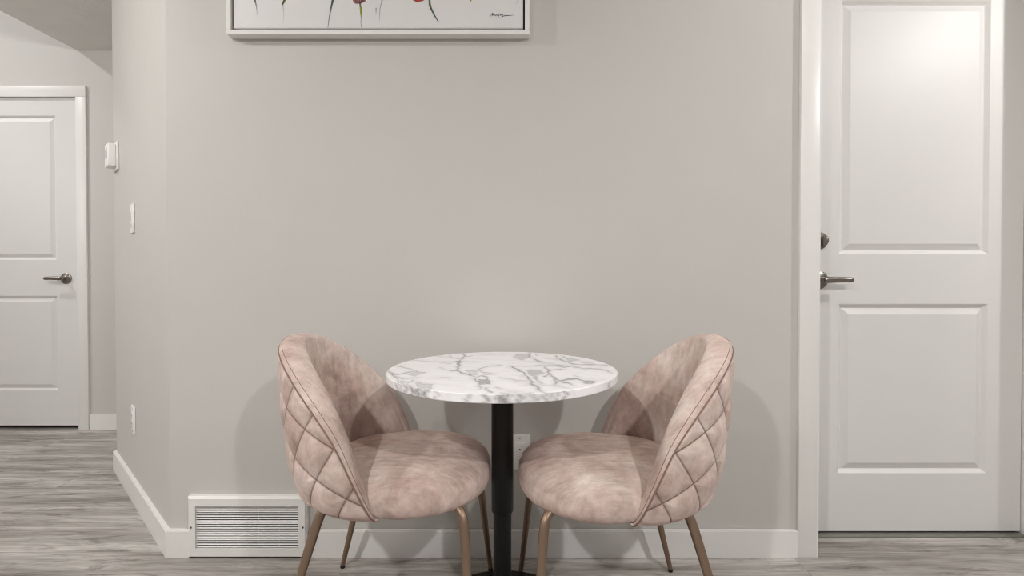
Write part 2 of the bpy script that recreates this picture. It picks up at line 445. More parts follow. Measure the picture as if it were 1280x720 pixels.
# ------------------------------------------------------------------ doors
def add_moulded(bm, W, rects, prof, y0, thick, H):
    """door slab, front face in plane y=y0, facing -y.  rects = panel openings; prof=[(inset, depth)]"""
    xs = sorted({0, W} | {r[0] for r in rects} | {r[1] for r in rects})
    zs = sorted({0, H} | {r[2] for r in rects} | {r[3] for r in rects})
    vd = {}
    def V(x, y, z):
        k = (round(x, 5), round(y, 5), round(z, 5))
        if k not in vd: vd[k] = bm.verts.new((x, y, z))
        return vd[k]
    for i in range(len(xs) - 1):
        for j in range(len(zs) - 1):
            cx, cz = (xs[i] + xs[i + 1]) / 2, (zs[j] + zs[j + 1]) / 2
            if any(r[0] < cx < r[1] and r[2] < cz < r[3] for r in rects): continue
            bm.faces.new((V(xs[i], y0, zs[j]), V(xs[i + 1], y0, zs[j]), V(xs[i + 1], y0, zs[j + 1]), V(xs[i], y0, zs[j + 1])))
    for r in rects:
        prev = None
        for ins, dep in prof:
            q = [V(r[0] + ins, y0 + dep, r[2] + ins), V(r[1] - ins, y0 + dep, r[2] + ins), V(r[1] - ins, y0 + dep, r[3] - ins), V(r[0] + ins, y0 + dep, r[3] - ins)]
            if prev:
                for k in range(4):
                    bm.faces.new((prev[k], prev[(k + 1) % 4], q[(k + 1) % 4], q[k]))
            prev = q
        bm.faces.new(prev)
    # back + edges
    y1 = y0 + thick
    bk = [V(0, y1, 0), V(W, y1, 0), V(W, y1, H), V(0, y1, H)]
    bm.faces.new(bk[::-1])
    def edge_strip(pts):
        for p, q in zip(pts, pts[1:]):
            bm.faces.new((V(p[0], y0, p[1]), V(q[0], y0, q[1]), V(q[0], y1, q[1]), V(p[0], y1, p[1]))) if False else None
    # side walls as n-gons
    bm.faces.new([V(x, y0, 0) for x in xs] + [bk[1], bk[0]])
    bm.faces.new([V(x, y0, H) for x in xs] + [bk[2], bk[3]])
    bm.faces.new([V(0, y0, z) for z in zs] + [bk[3], bk[0]])
    bm.faces.new([V(W, y0, z) for z in zs] + [bk[2], bk[1]])

PROF = [(0, 0), (0.002, 0.0006), (0.013, 0.0112), (0.016, 0.0122), (0.038, 0.0024), (0.041, 0.0018)]

def lever(parent, x, y, z, s):
    """lever on round rose, s=+1 points to +x; plane of door y, faces -y"""
    M = Matrix.Translation((x, y, z)) @ Matrix.Rotation(rad(90), 4, 'X')
    bm = bmesh.new()
    add_lathe(bm, [(0, 0), (0.0335, 0), (0.0335, 0.004), (0.031, 0.0065), (0.022, 0.009), (0.0175, 0.0105), (0.0165, 0.013), (0.0135, 0.014), (0, 0.014)], 40, M)
    bmesh.ops.translate(bm, verts=bm.verts, vec=(0, 0, 0))
    rose = obj('rose', bm, NICKEL, parent, True, 35)
    bm = bmesh.new()
    add_tube(bm, [(x, y - 0.012, z), (x, y - 0.048, z)], 0.0105, 20)
    pts, rr = [], []
    for i in range(15):
        t = i / 14
        pts.append((x + s * (-0.006 + 0.101 * t), y - 0.046 - 0.006 * math.sin(t * PI * 0.5), z + 0.0015 * math.sin(t * PI)))
        rr.append(0.0122 * (0.8 if i == 0 else 1) * (1.0 - 0.22 * t) * (0.6 if i == 14 else 1))
    add_tube(bm, pts, rr, 16, True, sq=(0.72, 1.0))
    obj('lever_handle', bm, NICKEL, rose, True, 40)
    return rose

def make_door(name, W, H, loc, rects, lev_x, lev_z, s):
    bm = bmesh.new()
    add_moulded(bm, W, rects, PROF, 0, 0.04, H)
    d = obj(name, bm, DOORW)
    d.location = loc
    struct(d)
    lever(d, lev_x, 0, lev_z, s)
    return d
# entry door
ED = (1.0365, 1.88, 0.0105)
d1 = make_door('door_1', 0.833, 2.028, ED,
               [(0.159, 0.7075, 0.213, 0.838), (0.159, 0.7075, 1.0185, 1.943)],
               1.1216 - ED[0], 0.9354 - ED[2], 1)
# deadbolt thumb turn above the lever
bm = bmesh.new()
M = Matrix.Translation((1.1205 - ED[0], 0, 1.0787 - ED[2])) @ Matrix.Rotation(rad(90), 4, 'X')
add_lathe(bm, [(0, 0), (0.032, 0), (0.032, 0.006), (0.029, 0.010), (0.019, 0.012), (0.017, 0.016), (0, 0.017)], 40, M)
db = obj('deadbolt', bm, NICKEL, d1, True, 35)
bm = bmesh.new()
pts = [(1.1235 - ED[0], -0.012, 1.0787 - ED[2]), (1.1235 - ED[0], -0.034, 1.0787 - ED[2])]
r = bmesh.ops.create_uvsphere(bm, u_segments=20, v_segments=14, radius=1.0)
for v in r['verts']:
    v.co = Vector((1.1285 - ED[0] + v.co.x * 0.0095, -0.028 + v.co.y * 0.016, 1.0787 - ED[2] + v.co.z * 0.019))
obj('thumb_turn', bm, NICKEL, db, True)
# passage door
PD = (LX0, FY + 0.004, 0.022)
make_door('door_2', LX1 - LX0, 2.028, PD,
          [(0.126, 0.687, 0.217, 0.806), (0.126, 0.687, 1.027, 1.918)],
          -2.758 - LX0, 0.935 - 0.022, -1)

# ------------------------------------------------------------------ wall fittings
# return-air grille low on the wall
GR = thing('floor_vent_grille', 'white metal return air grille low on the grey wall behind the left chair', 'vent', (-0.8885, WY, 0.004))
bm = bmesh.new()
w2, gh, dep = 0.2010, 0.2065, 0.025
ox, oz0, oz1 = 0.173, 0.032, 0.174
def quad_frame(bm, outer, inner, y_o, y_i):
    a = [bm.verts.new((x, y_o, z)) for x, z in outer]; b_ = [bm.verts.new((x, y_i, z)) for x, z in inner]
    for k in range(4): bm.faces.new((a[k], a[(k + 1) % 4], b_[(k + 1) % 4], b_[k]))
    return a, b_
rect = lambda x, z0, z1: [(-x, z0), (x, z0), (x, z1), (-x, z1)]
a0, a1 = quad_frame(bm, rect(w2, 0, gh), rect(w2 - 0.0005, 0.0005, gh - 0.0005), -0.0, -dep + 0.008)
b0 = [bm.verts.new((x, -dep, z)) for x, z in rect(w2 - 0.007, 0.006, gh - 0.007)]
for k in range(4): bm.faces.new((a1[k], a1[(k + 1) % 4], b0[(k + 1) % 4], b0[k]))
c0 = [bm.verts.new((x, -dep, z)) for x, z in rect(ox, oz0, oz1)]
for k in range(4): bm.faces.new((b0[k], b0[(k + 1) % 4], c0[(k + 1) % 4], c0[k]))
d0 = [bm.verts.new((x, -dep + 0.012, z)) for x, z in rect(ox, oz0, oz1)]
for k in range(4): bm.faces.new((c0[k], c0[(k + 1) % 4], d0[(k + 1) % 4], d0[k]))
obj('frame', bm, VENTW, GR)
bm = bmesh.new()
ns = 18
for i in range(ns):
    z = oz0 + (i + 0.5) * (oz1 - oz0) / ns
    Mx = Matrix.Translation((0, -dep + 0.0075, z)) @ Matrix.Rotation(rad(38), 4, 'X')
    add_box(bm, -ox, ox, -0.0026, 0.0026, -0.0007, 0.0007, M=Mx)
for i in range(1, 5):
    x = -ox + i * 2 * ox / 5
    add_box(bm, x - 0.0003, x + 0.0003, -dep + 0.0108, -dep + 0.0125, oz0, oz1)
obj('louvers', bm, VENTW, GR)
bm = bmesh.new(); add_box(bm, -ox - 0.005, ox + 0.005, -0.012, -0.0095, oz0 - 0.004, oz1 + 0.004)
obj('duct_shadow_plate', bm, GAP, GR)
for sx in (-1, 1):
    bm = bmesh.new()
    add_lathe(bm, [(0, 0), (0.0036, 0), (0.0034, 0.0012), (0.0015, 0.0018), (0, 0.0018)], 16, Matrix.Translation((sx * 0.1875, -dep, 0.1035)) @ Matrix.Rotation(rad(90), 4, 'X'))
    obj('screw', bm, simple_mat('screw_steel', srgb(120, 118, 114), 0.4, metal=0.8) if sx < 0 else bpy.data.materials['screw_steel'], GR, True, 40)

def wall_plate(bm, w, h, t=0.006):
    add_box(bm, -w / 2, w / 2, -t, 0.0, -h / 2, h / 2, 0.0028, 2)

def outlet(t, w=0.072, h=0.118, face=True):
    bm = bmesh.new(); wall_plate(bm, w, h); obj('cover_plate', bm, PLASTIC, t, True, 40)
    bm = bmesh.new(); add_box(bm, -0.0168, 0.0168, -0.0082, -0.004, -0.0335, 0.0335, 0.001); f = obj('receptacle', bm, PLASTIC, t, True, 40)
    bm = bmesh.new()
    for cz in (0.0185, -0.0185):
        add_box(bm, -0.0075, -0.0055, -0.0086, -0.0078, cz - 0.001, cz + 0.007)
        add_box(bm, 0.0050, 0.0070, -0.0086, -0.0078, cz - 0.0005, cz + 0.006)
        add_lathe(bm, [(0, 0), (0.0026, 0), (0.0026, 0.0006), (0, 0.0006)], 12, Matrix.Translation((0, -0.0081, cz - 0.008)) @ Matrix.Rotation(rad(90), 4, 'X'))
    obj('socket_slots', bm, SLOT, f)
    for cz in (-0.048, 0.048):
        bm = bmesh.new()
        add_lathe(bm, [(0, 0), (0.0028, 0), (0.0022, 0.001), (0, 0.001)], 12, Matrix.Translation((0, -0.006, cz)) @ Matrix.Rotation(rad(90), 4, 'X'))
        obj('screw', bm, GREYWIN, t)
ot = thing('wall_outlet', 'white duplex electrical outlet on grey wall behind the table column', 'outlet', (0.0265, WY, 0.3535))
outlet(ot)

# fittings on the angled wall; its outward normal points to (-x,-y)
ANG = rad(-45)          # local -y turns to (-1,-1)/sqrt2
def on_angled(t, z):    # t metres along the wall from the corner
    k = t / math.sqrt(2)
    return (A[0] - k, A[1] + k, z)
lo = thing('wall_outlet', 'white electrical outlet low on the angled grey wall near its baseboard', 'outlet', on_angled(0.635, 0.337), ANG)
outlet(lo, 0.074, 0.120)
sw = thing('light_switch', 'white rocker dimmer light switch on the angled grey wall below the thermostat', 'light switch', on_angled(0.612, 1.192), ANG)
bm = bmesh.new(); wall_plate(bm, 0.074, 0.122, 0.007); obj('cover_plate', bm, PLASTIC, sw, True, 40)
bm = bmesh.new(); add_box(bm, -0.0168, 0.0168, -0.0105, -0.005, -0.0335, 0.0335, 0.0015); rk = obj('rocker', bm, PLASTIC, sw, True, 40)
bm = bmesh.new(); add_box(bm, 0.009, 0.013, -0.0118, -0.0100, -0.010, 0.028, 0.0006); obj('dimmer_slide', bm, GREYWIN, rk)
bm = bmesh.new(); add_box(bm, -0.004, 0.008, -0.0112, -0.0100, -0.0275, -0.0255); obj('indicator_slot', bm, SLOT, rk)
th = thing('thermostat', 'white boxy thermostat on the angled grey wall above the light switch', 'thermostat', on_angled(1.01, 1.515), ANG)
bm = bmesh.new(); add_box(bm, -0.060, 0.060, -0.010, 0, -0.066, 0.066, 0.004); obj('back_plate', bm, PLASTIC, th, True, 40)
bm = bmesh.new(); add_box(bm, -0.046, 0.046, -0.042, -0.010, -0.052, 0.054, 0.006, 3); bd = obj('housing', bm, PLASTIC, th, True, 40)
bm = bmesh.new(); add_box(bm, -0.022, 0.030, -0.0426, -0.0415, -0.014, 0.032, 0.0003); obj('display', bm, GREYWIN, bd)
bm = bmesh.new(); add_box(bm, -0.022, 0.022, -0.0428, -0.0415, -0.036, -0.028, 0.0003); obj('button_bar', bm, PLASTIC, bd)

# ------------------------------------------------------------------ framed flower picture
PX0, PX1, PZ0, PZ1, PYF = -0.9395, 0.0570, 1.7455, 2.255, 1.698
pw, ph = PX1 - PX0, PZ1 - PZ0
pc = thing('framed_picture', 'framed canvas of red and pink poppies hanging above the marble table', 'picture', ((PX0 + PX1) / 2, WY, PZ0))
bm = bmesh.new()
fd = WY - PYF
lip = 0.0145
for (x0, x1, z0, z1) in ((-pw / 2, pw / 2, 0, lip), (-pw / 2, pw / 2, ph - lip, ph), (-pw / 2, -pw / 2 + lip, lip, ph - lip), (pw / 2 - lip, pw / 2, lip, ph - lip)):
    add_box(bm, x0, x1, -fd, -0.0008, z0, z1, 0.0007, 1)
obj('frame', bm, TRIM, pc)
bm = bmesh.new(); add_box(bm, -pw / 2 + lip, pw / 2 - lip, -0.010, -0.001, lip, ph - lip)
obj('backing', bm, simple_mat('frame_shadow_board', srgb(80, 77, 73), 0.8), pc)
gp = 0.0055
cw, cz0, cz1, cf = pw / 2 - lip - gp, lip + gp, ph - lip - gp, -fd + 0.004
bm = bmesh.new(); add_box(bm, -cw, cw, cf, -0.010, cz0, cz1, 0.006, 3)
canvas_bm = bm
CANV = (simple_mat('canvas_ground', srgb(230, 228, 226), 0.75, bump=0.25, bscale=900, vary=0.025))

def vcol_mat():
    m, nt, b = new_mat('painted_flowers')
    at = N(nt, 'ShaderNodeVertexColor', layer_name='Col')
    nz = N(nt, 'ShaderNodeTexNoise', Scale=90.0, Detail=4.0)
    tc = N(nt, 'ShaderNodeTexCoord'); nt.links.new(tc.outputs['Object'], nz.inputs['Vector'])
    r = ramp(nt, [(0.35, (0.75, 0.75, 0.75, 1)), (0.65, (1.3, 1.3, 1.3, 1))]); nt.links.new(nz.outputs['Fac'], r.inputs['Fac'])
    x = N(nt, 'ShaderNodeMix', data_type='RGBA', blend_type='MULTIPLY'); x.inputs[0].default_value = 0.8
    nt.links.new(at.outputs['Color'], x.inputs[6]); nt.links.new(r.outputs['Color'], x.inputs[7])
    nt.links.new(x.outputs[2], b.inputs['Base Color'])
    b.inputs['Roughness'].default_value = 0.5
    return m
PAINT = vcol_mat()
# picture-plane coordinates: u metres from the frame's left edge, v metres above the frame's bottom edge
S = 1.698 / 642.0
def uv(px, py):   # brush positions measured on the painting
    return (px - 284) * S - pw / 2, (45 - py) * S
bm = canvas_bm; cl = bm.loops.layers.float_color.new('Col')
lay = [0]
def stroke(pts, widths, cols):
    lay[0] += 1
    y = cf - 0.0004 - 0.00002 * lay[0]
    P = [Vector((*uv(*p), 0)) for p in pts]
    # resample
    tabx = smooth_tab([(p.x, p.y) for p in P], 6)
    Q = [Vector((a, b_, 0)) for a, b_ in tabx]
    n = len(Q)
    L_, R_ = [], []
    for i, q in enumerate(Q):
        t = (Q[min(i + 1, n - 1)] - Q[max(i - 1, 0)]).normalized()
        nrm = Vector((-t.y, t.x, 0))
        f = i / (n - 1) * (len(widths) - 1); k = min(int(f), len(widths) - 2); w = (widths[k] + (widths[k + 1] - widths[k]) * (f - k)) * 1.25 * S / 2
        a, b_ = q + nrm * w, q - nrm * w
        L_.append(bm.verts.new((a.x, y, a.y))); R_.append(bm.verts.new((b_.x, y, b_.y)))
    for i in range(n - 1):
        f = bm.faces.new((L_[i], L_[i + 1], R_[i + 1], R_[i])); f.material_index = 1
        for lp in f.loops:
            j = i if lp.vert in (L_[i], R_[i]) else i + 1
            g = j / (n - 1) * (len(cols) - 1); k = min(int(g), len(cols) - 2); tt = g - k
            c = [cols[k][d] + (cols[k + 1][d] - cols[k][d]) * tt for d in range(3)]
            lp[cl] = (*c, 1)
def blob(cx, cy, rx, ry, ci, co, seed=0, n=28):
    lay[0] += 1
    y = cf - 0.0004 - 0.00002 * lay[0]
    rnd = random.Random(seed)
    ph_ = [rnd.uniform(0, 6.28) for _ in range(3)]
    c0 = bm.verts.new((uv(cx, cy)[0], y, uv(cx, cy)[1])); ring = []
    for k in range(n):
        a = 2 * PI * k / n
        rr = 1 + 0.07 * math.sin(3 * a + ph_[0]) + 0.05 * math.sin(5 * a + ph_[1])
        u, v = uv(cx + rx * rr * math.cos(a), cy + ry * rr * math.sin(a))
        ring.append(bm.verts.new((u, y, v)))
    for k in range(n):
        f = bm.faces.new((c0, ring[k], ring[(k + 1) % n])); f.material_index = 1
        for lp in f.loops: lp[cl] = (ci if lp.vert is c0 else co)[:3] + (1,)
s = srgb
dk, gr, ol, tl, gy, lt = s(52, 58, 40), s(92, 104, 52), s(140, 150, 60), s(70, 100, 98), s(150, 158, 158), s(205, 204, 202)
red, rd2, pk, pk2, wine = s(168, 44, 28), s(110, 22, 18), s(205, 150, 136), s(150, 96, 90), s(90, 60, 66)
# poppies (their heads are higher on the canvas)
stroke([(313, -70), (316, -30), (319, 0), (321, 10), (322, 21)], [2.2, 2, 1.6, 1.0, 0.4], [gr, dk, dk, gy, lt])
stroke([(372, -60), (362, -22), (357, 0), (353, 8)], [2.6, 2.6, 2.4, 1.8], [gr, ol, gr, dk])
stroke([(354, 8), (355, 20), (354, 31)], [0.7, 0.5, 0.3], [gy, lt, lt])
stroke([(424, -70), (420, -30), (416.5, 0), (414, 12), (411, 28), (410, 37)], [2.2, 2.4, 2.2, 1.4, 0.8, 0.5], [gr, ol, dk, tl, gy, gy])
stroke([(450, 6), (451, 14), (451.5, 23)], [1.2, 2.0, 1.2], [s(96, 84, 60), ol, ol])
stroke([(451.5, 22), (451, 30), (452, 37)], [0.7, 0.5, 0.5], [gy, gy, gy])
stroke([(478, -30), (478, 0), (475, 12), (474, 30)], [0.8, 0.8, 0.6, 0.3], [gy, gy, gy, lt])
stroke([(470, 12), (470, 20)], [0.7, 0.4], [tl, gy])
stroke([(474, -60), (476, -30), (479, -6), (476, 4)], [0.6, 0.8, 0.8, 0.5], [gy, gy, gy, lt])
stroke([(538, -70), (536.5, -30), (536.5, 0), (537.5, 10), (542, 20), (548, 30)], [2.4, 2.4, 2.0, 2.2, 1.4, 0.5], [gr, gr, tl, gr, tl, dk])
stroke([(590, -60), (588.5, -20), (588, 0), (587.5, 4)], [2.4, 2.6, 2.4, 1.2], [gr, ol, ol, ol])
stroke([(652, -40), (648, -4), (644, 8)], [0.5, 0.6, 0.3], [gy, gy, lt])
stroke([(368, -2), (375, 1), (380, -1)], [0.4, 0.7, 0.3], [gy, gy, lt])
blob(449.5, -4, 10.5, 11, pk, pk2, 3)
for dx in (-7, -3.5, 0, 3.5, 7):
    stroke([(449.5 + dx * 1.2, -10), (449.5 + dx * 1.15, -4), (449.5 + dx * 0.7, 3), (450, 7)], [1.2, 1.4, 1.2, 0.6], [pk, wine, wine, wine])
stroke([(447, -8), (446, -2), (448, 4)], [1.0, 1.3, 0.6], [s(228, 196, 186), s(228, 196, 186), pk])
blob(522.5, -6, 13.5, 10, red, rd2, 5)
stroke([(510, -4), (516, 1), (523, 2.5), (530, 0), (534, -4)], [1.5, 2.5, 2.5, 2.2, 1], [rd2, red, s(190, 62, 38), red, rd2])
# heads further up the canvas
for (x, y_, rx, ry, c1, c2, sd) in ((313, -80, 22, 16, red, rd2, 11), (374, -68, 14, 13, pk, pk2, 12), (425, -84, 24, 18, red, rd2, 13), (538, -84, 22, 17, pk, pk2, 14), (592, -72, 24, 17, red, rd2, 15), (478, -110, 22, 17, red, rd2, 16)):
    blob(x, y_, rx, ry, c1, c2, sd)
canvas = obj('canvas', bm, [CANV, PAINT], pc, True, 40)
# cursive signature
bm = bmesh.new(); cl = bm.loops.layers.float_color.new('Col')
ink = s(58, 58, 66)
sg = [(612.5, 22.7), (614, 20.32), (615.5, 18.11), (614.6, 21.51), (616, 20.32), (616.8, 21.68), (618, 19.98), (618.6, 22.02), (620, 19.98), (620.6, 21.85), (622, 19.81), (622.4, 24.4), (621.6, 24.74), (623, 21.0), (624.4, 19.98), (624.8, 21.68), (626.4, 19.81), (627, 21.68), (629, 19.64), (631.2, 19.98)]
stroke(sg, [0.36, 0.4, 0.34, 0.4, 0.34], [ink, ink])
stroke([(625.8, 23.6), (628, 22.4), (633, 21.6), (638, 21.4), (642, 21.0)], [0.4, 0.6, 0.5, 0.4, 0.2], [ink, ink])
obj('signature', bm, [PAINT, PAINT], canvas)

# ------------------------------------------------------------------ bistro table
TB = thing('bistro_table', 'round white marble-look bistro table on black pedestal between two pink chairs', 'table', (-0.026, 1.385, 0))
R, th_, TZ = 0.305, 0.0205, 0.7005
# traced pattern of the marble print, millimetres from the table centre: [strength, x, y, x, y, ...]
VEINS = [[0.9,-296,-45,-272,-96,-260,-132],[0.7,-293,39,-262,3,-240,-18],[0.35,-270,134,-226,117,-176,93,-147,77],[0.5,-171,234,-160,178,-139,160,-122,187,-102,224],[1,-129,263,-121,205,-127,134,-120,24,-120,-25,-103,-71,-77,-96],[0.8,-135,-38,-116,-38],[0.6,-77,-96,-59,-120,-46,-96,-18,-84,-38,-65,-64,-32,-94,-32],[0.6,-65,-25,-45,24,-22,39,-7,46],[0.8,-72,-132,-55,-176,-47,-202,-23,-202,-32,-143,-45,-108],[0.6,-48,-208,-46,-247],[0.8,-34,-247,-19,-284],[0.4,-13,-232,2,-261],[0.65,-267,-90,-246,-65,-227,-38,-202,-65],[0.5,-265,-108,-239,-143,-223,-132,-200,-132],[0.5,-236,-165,-216,-187,-209,-154],[0.55,-202,-182,-180,-197,-158,-208,-154,-247,-164,-261,-189,-237],[0.5,-218,-202,-194,-237],[0.3,-177,-132,-150,-129,-128,-120],[0.35,-169,10,-139,-32],[0.45,-260,-132,-245,-165,-226,-202,-196,-247],[0.6,30,187,48,253,75,263,79,196,54,143,35,178],[0.85,82,283,79,196,94,143,116,101],[0.5,102,263,106,224],[0.75,163,234,170,151,188,85,221,54,257,62,294,46],[0.6,177,224,194,169,227,134],[0.5,132,178,169,143],[0.95,19,32,37,-4,58,-77,71,-160,73,-192,83,-247,91,-284],[0.5,37,32,76,39,108,46,139,46],[0.55,68,-45,76,-18,101,-32,108,-71,90,-96,76,-84,68,-45],[0.7,68,-58,85,-143,94,-192],[0.8,115,24,122,-45,114,-96,108,-120],[0.7,139,46,160,46,185,32,169,10,139,46],[0.7,121,-58,139,-18,157,-11],[0.9,120,-71,130,-132,140,-165,165,-143,185,-149,202,-171,221,-165,208,-192,195,-187],[0.9,127,-132,132,-182,124,-202],[0.85,145,-182,160,-192,166,-213],[0.6,185,39,221,-4,260,-11,276,-32,283,-65],[0.5,227,93,250,85,271,54],[0.5,184,-102,192,-114],[0.3,-4,-120,36,-154,64,-165],[0.5,0,-293,20,-301,40,-301],[0.5,50,-301,66,-293]]
PATCHES = [[0.9,-140,117,-126,126,-119,46,-129,54],[0.85,-57,-143,-32,-143,-23,-202,-47,-202],[0.4,-94,-32,-65,-25,-58,-96,-81,-96],[0.45,-242,-84,-225,-45,-199,-71,-214,-120],[0.5,-202,-182,-158,-208,-156,-252,-186,-242],[0.5,-265,-96,-239,-132,-242,-149],[0.5,35,187,51,253,78,253,76,196,55,151],[0.6,68,-45,79,-18,101,-32,108,-71,88,-96,86,-132],[0.85,116,17,126,-32,128,-58,118,-61],[0.5,142,46,185,39,172,7],[0.5,178,205,224,134,192,101],[0.8,125,-77,141,-154,132,-137]]
RIM_VEINS = [(-0.924, 0.0044, 1), (-0.858, 0.0044, 0.6), (-0.789, 0.011000000000000001, 0.7), (-0.709, 0.0088, 0.9), (-0.647, 0.0132, 0.9), (-0.574, 0.0088, 0.9), (-0.472, 0.0044, 0.5), (-0.222, 0.0066, 0.5), (-0.092, 0.0066, 0.8), (-0.014, 0.0066, 0.7), (0.03, 0.0154, 0.9), (0.141, 0.0066, 0.7), (0.243, 0.011000000000000001, 0.5), (0.32, 0.0066, 0.7), (0.375, 0.0176, 0.4), (0.42, 0.0044, 0.7), (0.486, 0.0055000000000000005, 0.9), (1.011, 0.0044, 0.7)]

def tabletop_mesh():
    bm = bmesh.new()
    at = bm.verts.layers.float.new('vein')
    nr, na = 110, 400
    prof = [(R * i / nr * (1 - 0.0015 / R), TZ) for i in range(nr + 1)] + [(R, TZ - 0.0015), (R, TZ - 0.008), (R, TZ - 0.014), (R, TZ - th_ + 0.002), (R - 0.002, TZ - th_), (0, TZ - th_)]
    add_lathe(bm, prof, na)
    vs = list(bm.verts)
    co = np.array([v.co[:] for v in vs]) * 1000.0
    # hand-drawn wobble
    wx = 2.2 * np.sin(co[:, 1] / 9.0 + 1.3 * np.sin(co[:, 0] / 14.0)) + 1.2 * np.sin(co[:, 0] / 5.0)
    wy = 4.0 * np.sin(co[:, 0] / 10.0 + 1.7 * np.sin(co[:, 1] / 21.0)) + 2.0 * np.sin(co[:, 0] / 4.3)
    X, Y = co[:, 0] + wx, co[:, 1] + wy
    val = np.zeros(len(vs))
    ys = 0.42
    for row in VEINS:
        k, p = row[0], row[1:]
        P = [(p[i], p[i + 1]) for i in range(0, len(p), 2)]
        for (x0, y0), (x1, y1) in zip(P, P[1:]):
            ax, ay, bx, by = x0, y0 * ys, x1, y1 * ys
            dx, dy = bx - ax, by - ay
            t = np.clip(((X - ax) * dx + (Y * ys - ay) * dy) / (dx * dx + dy * dy + 1e-9), 0, 1)
            d = np.hypot(X - ax - t * dx, Y * ys - ay - t * dy)
            val = np.maximum(val, k * np.exp(-(d / 2.6) ** 2))
            val = np.maximum(val, 0.28 * k * np.exp(-(d / 8.0) ** 2))
    for row in PATCHES:
        k, p = row[0], row[1:]
        P = [(p[i], p[i + 1]) for i in range(0, len(p), 2)]
        ins = np.zeros(len(vs), bool)
        j = len(P) - 1
        for i in range(len(P)):
            xi, yi = P[i]; xj, yj = P[j]
            if yi != yj:
                ins ^= ((yi > Y) != (yj > Y)) & (X < (xj - xi) * (Y - yi) / (yj - yi) + xi)
            j = i
        val = np.where(ins, np.maximum(val, 0.80 * k), val)
    ang = np.arctan2(co[:, 0], -co[:, 1])
    rimv = np.zeros(len(vs))
    z = co[:, 2]
    for a, w_, k in RIM_VEINS:
        d = (ang - a - 0.02 * np.sin(z / 3.0 + a * 20)) * R
        rimv = np.maximum(rimv, 0.8 * k * np.exp(-(d / w_) ** 2))
    rim = (np.hypot(co[:, 0], co[:, 1]) > R * 1000 - 1.0) & (z < TZ * 1000 - 0.1)
    val = np.where(rim, rimv, val)
    for v, a in zip(vs, val): v[at] = float(a)
    return bm
obj('tabletop', tabletop_mesh(), MARBLE, TB, True, 30)
bm = bmesh.new()
add_lathe(bm, [(0, TZ - th_ - 0.006), (0.11, TZ - th_ - 0.006), (0.11, TZ - th_ - 0.0005), (0, TZ - th_ - 0.0005)], 48)
obj('mounting_plate', bm, BLACK, TB, True, 30)
bm = bmesh.new()
add_lathe(bm, [(0, 0.312), (0.0275, 0.312), (0.0295, 0.316), (0.0295, TZ - th_ - 0.006), (0, TZ - th_ - 0.006)], 48)
obj('column_sleeve', bm, BLACK, TB, True, 30)
bm = bmesh.new()
add_lathe(bm, [(0, 0.02), (0.0245, 0.02), (0.0245, 0.318), (0, 0.318)], 48)
obj('column', bm, BLACK, TB, True, 30)
bm = bmesh.new()
add_lathe(bm, [(0, 0.0), (0.217, 0.0), (0.2195, 0.003), (0.2195, 0.022), (0.2175, 0.0255), (0.213, 0.027), (0.06, 0.031), (0.04, 0.034), (0.034, 0.040), (0, 0.040)], 96)
obj('base', bm, BLACK, TB, True, 25)

# ------------------------------------------------------------------ velvet shell chair (faces +x)
CXE = -0.03
AT = smooth_tab([(0.361, 0.150), (0.368, 0.180), (0.381, 0.202), (0.405, 0.222), (0.45, 0.240), (0.52, 0.254), (0.60, 0.265), (0.70, 0.274), (0.80, 0.279)])
BT = smooth_tab([(0.361, 0.178), (0.368, 0.205), (0.381, 0.224), (0.405, 0.238), (0.45, 0.248), (0.52, 0.253), (0.60, 0.252), (0.70, 0.245), (0.80, 0.232)])
RIM = smooth_tab([(-0.335, 0.786), (-0.30, 0.766), (-0.255, 0.735), (-0.197, 0.686), (-0.137, 0.628), (-0.083, 0.562), (-0.043, 0.484), (-0.011, 0.408), (0.001, 0.376)])
def uniform(tab, lo=0.34, hi=0.82, n=2400):
    return [interp(tab, lo + (hi - lo) * i / n) for i in range(n + 2)]
AU, BU, = uniform(AT), uniform(BT)
def look(U, h):
    f = min(max((h - 0.34) / 0.48, 0.0), 1.0) * 2400
    i = int(f)
    return U[i] + (U[i + 1] - U[i]) * (f - i)
PH_MAX = rad(101)
HB = 0.361
def shell_pt(phi, h, t=0.0):
    a = look(AU, h) - t; b_ = look(BU, h) - t
    x = CXE - a * math.cos(phi)
    return Vector((x, b_ * math.sin(phi), h))
def rim_h(phi):
    h = 0.7
    lo, hi = 0.372, 0.80
    for _ in range(40):
        h = (lo + hi) / 2
        x = shell_pt(phi, h).x
        if h < interp(RIM, x): lo = h
        else: hi = h
    return h
NU = 400
PHS = [-PH_MAX + 2 * PH_MAX * i / NU for i in range(NU + 1)]
RH = [rim_h(p) for p in PHS]

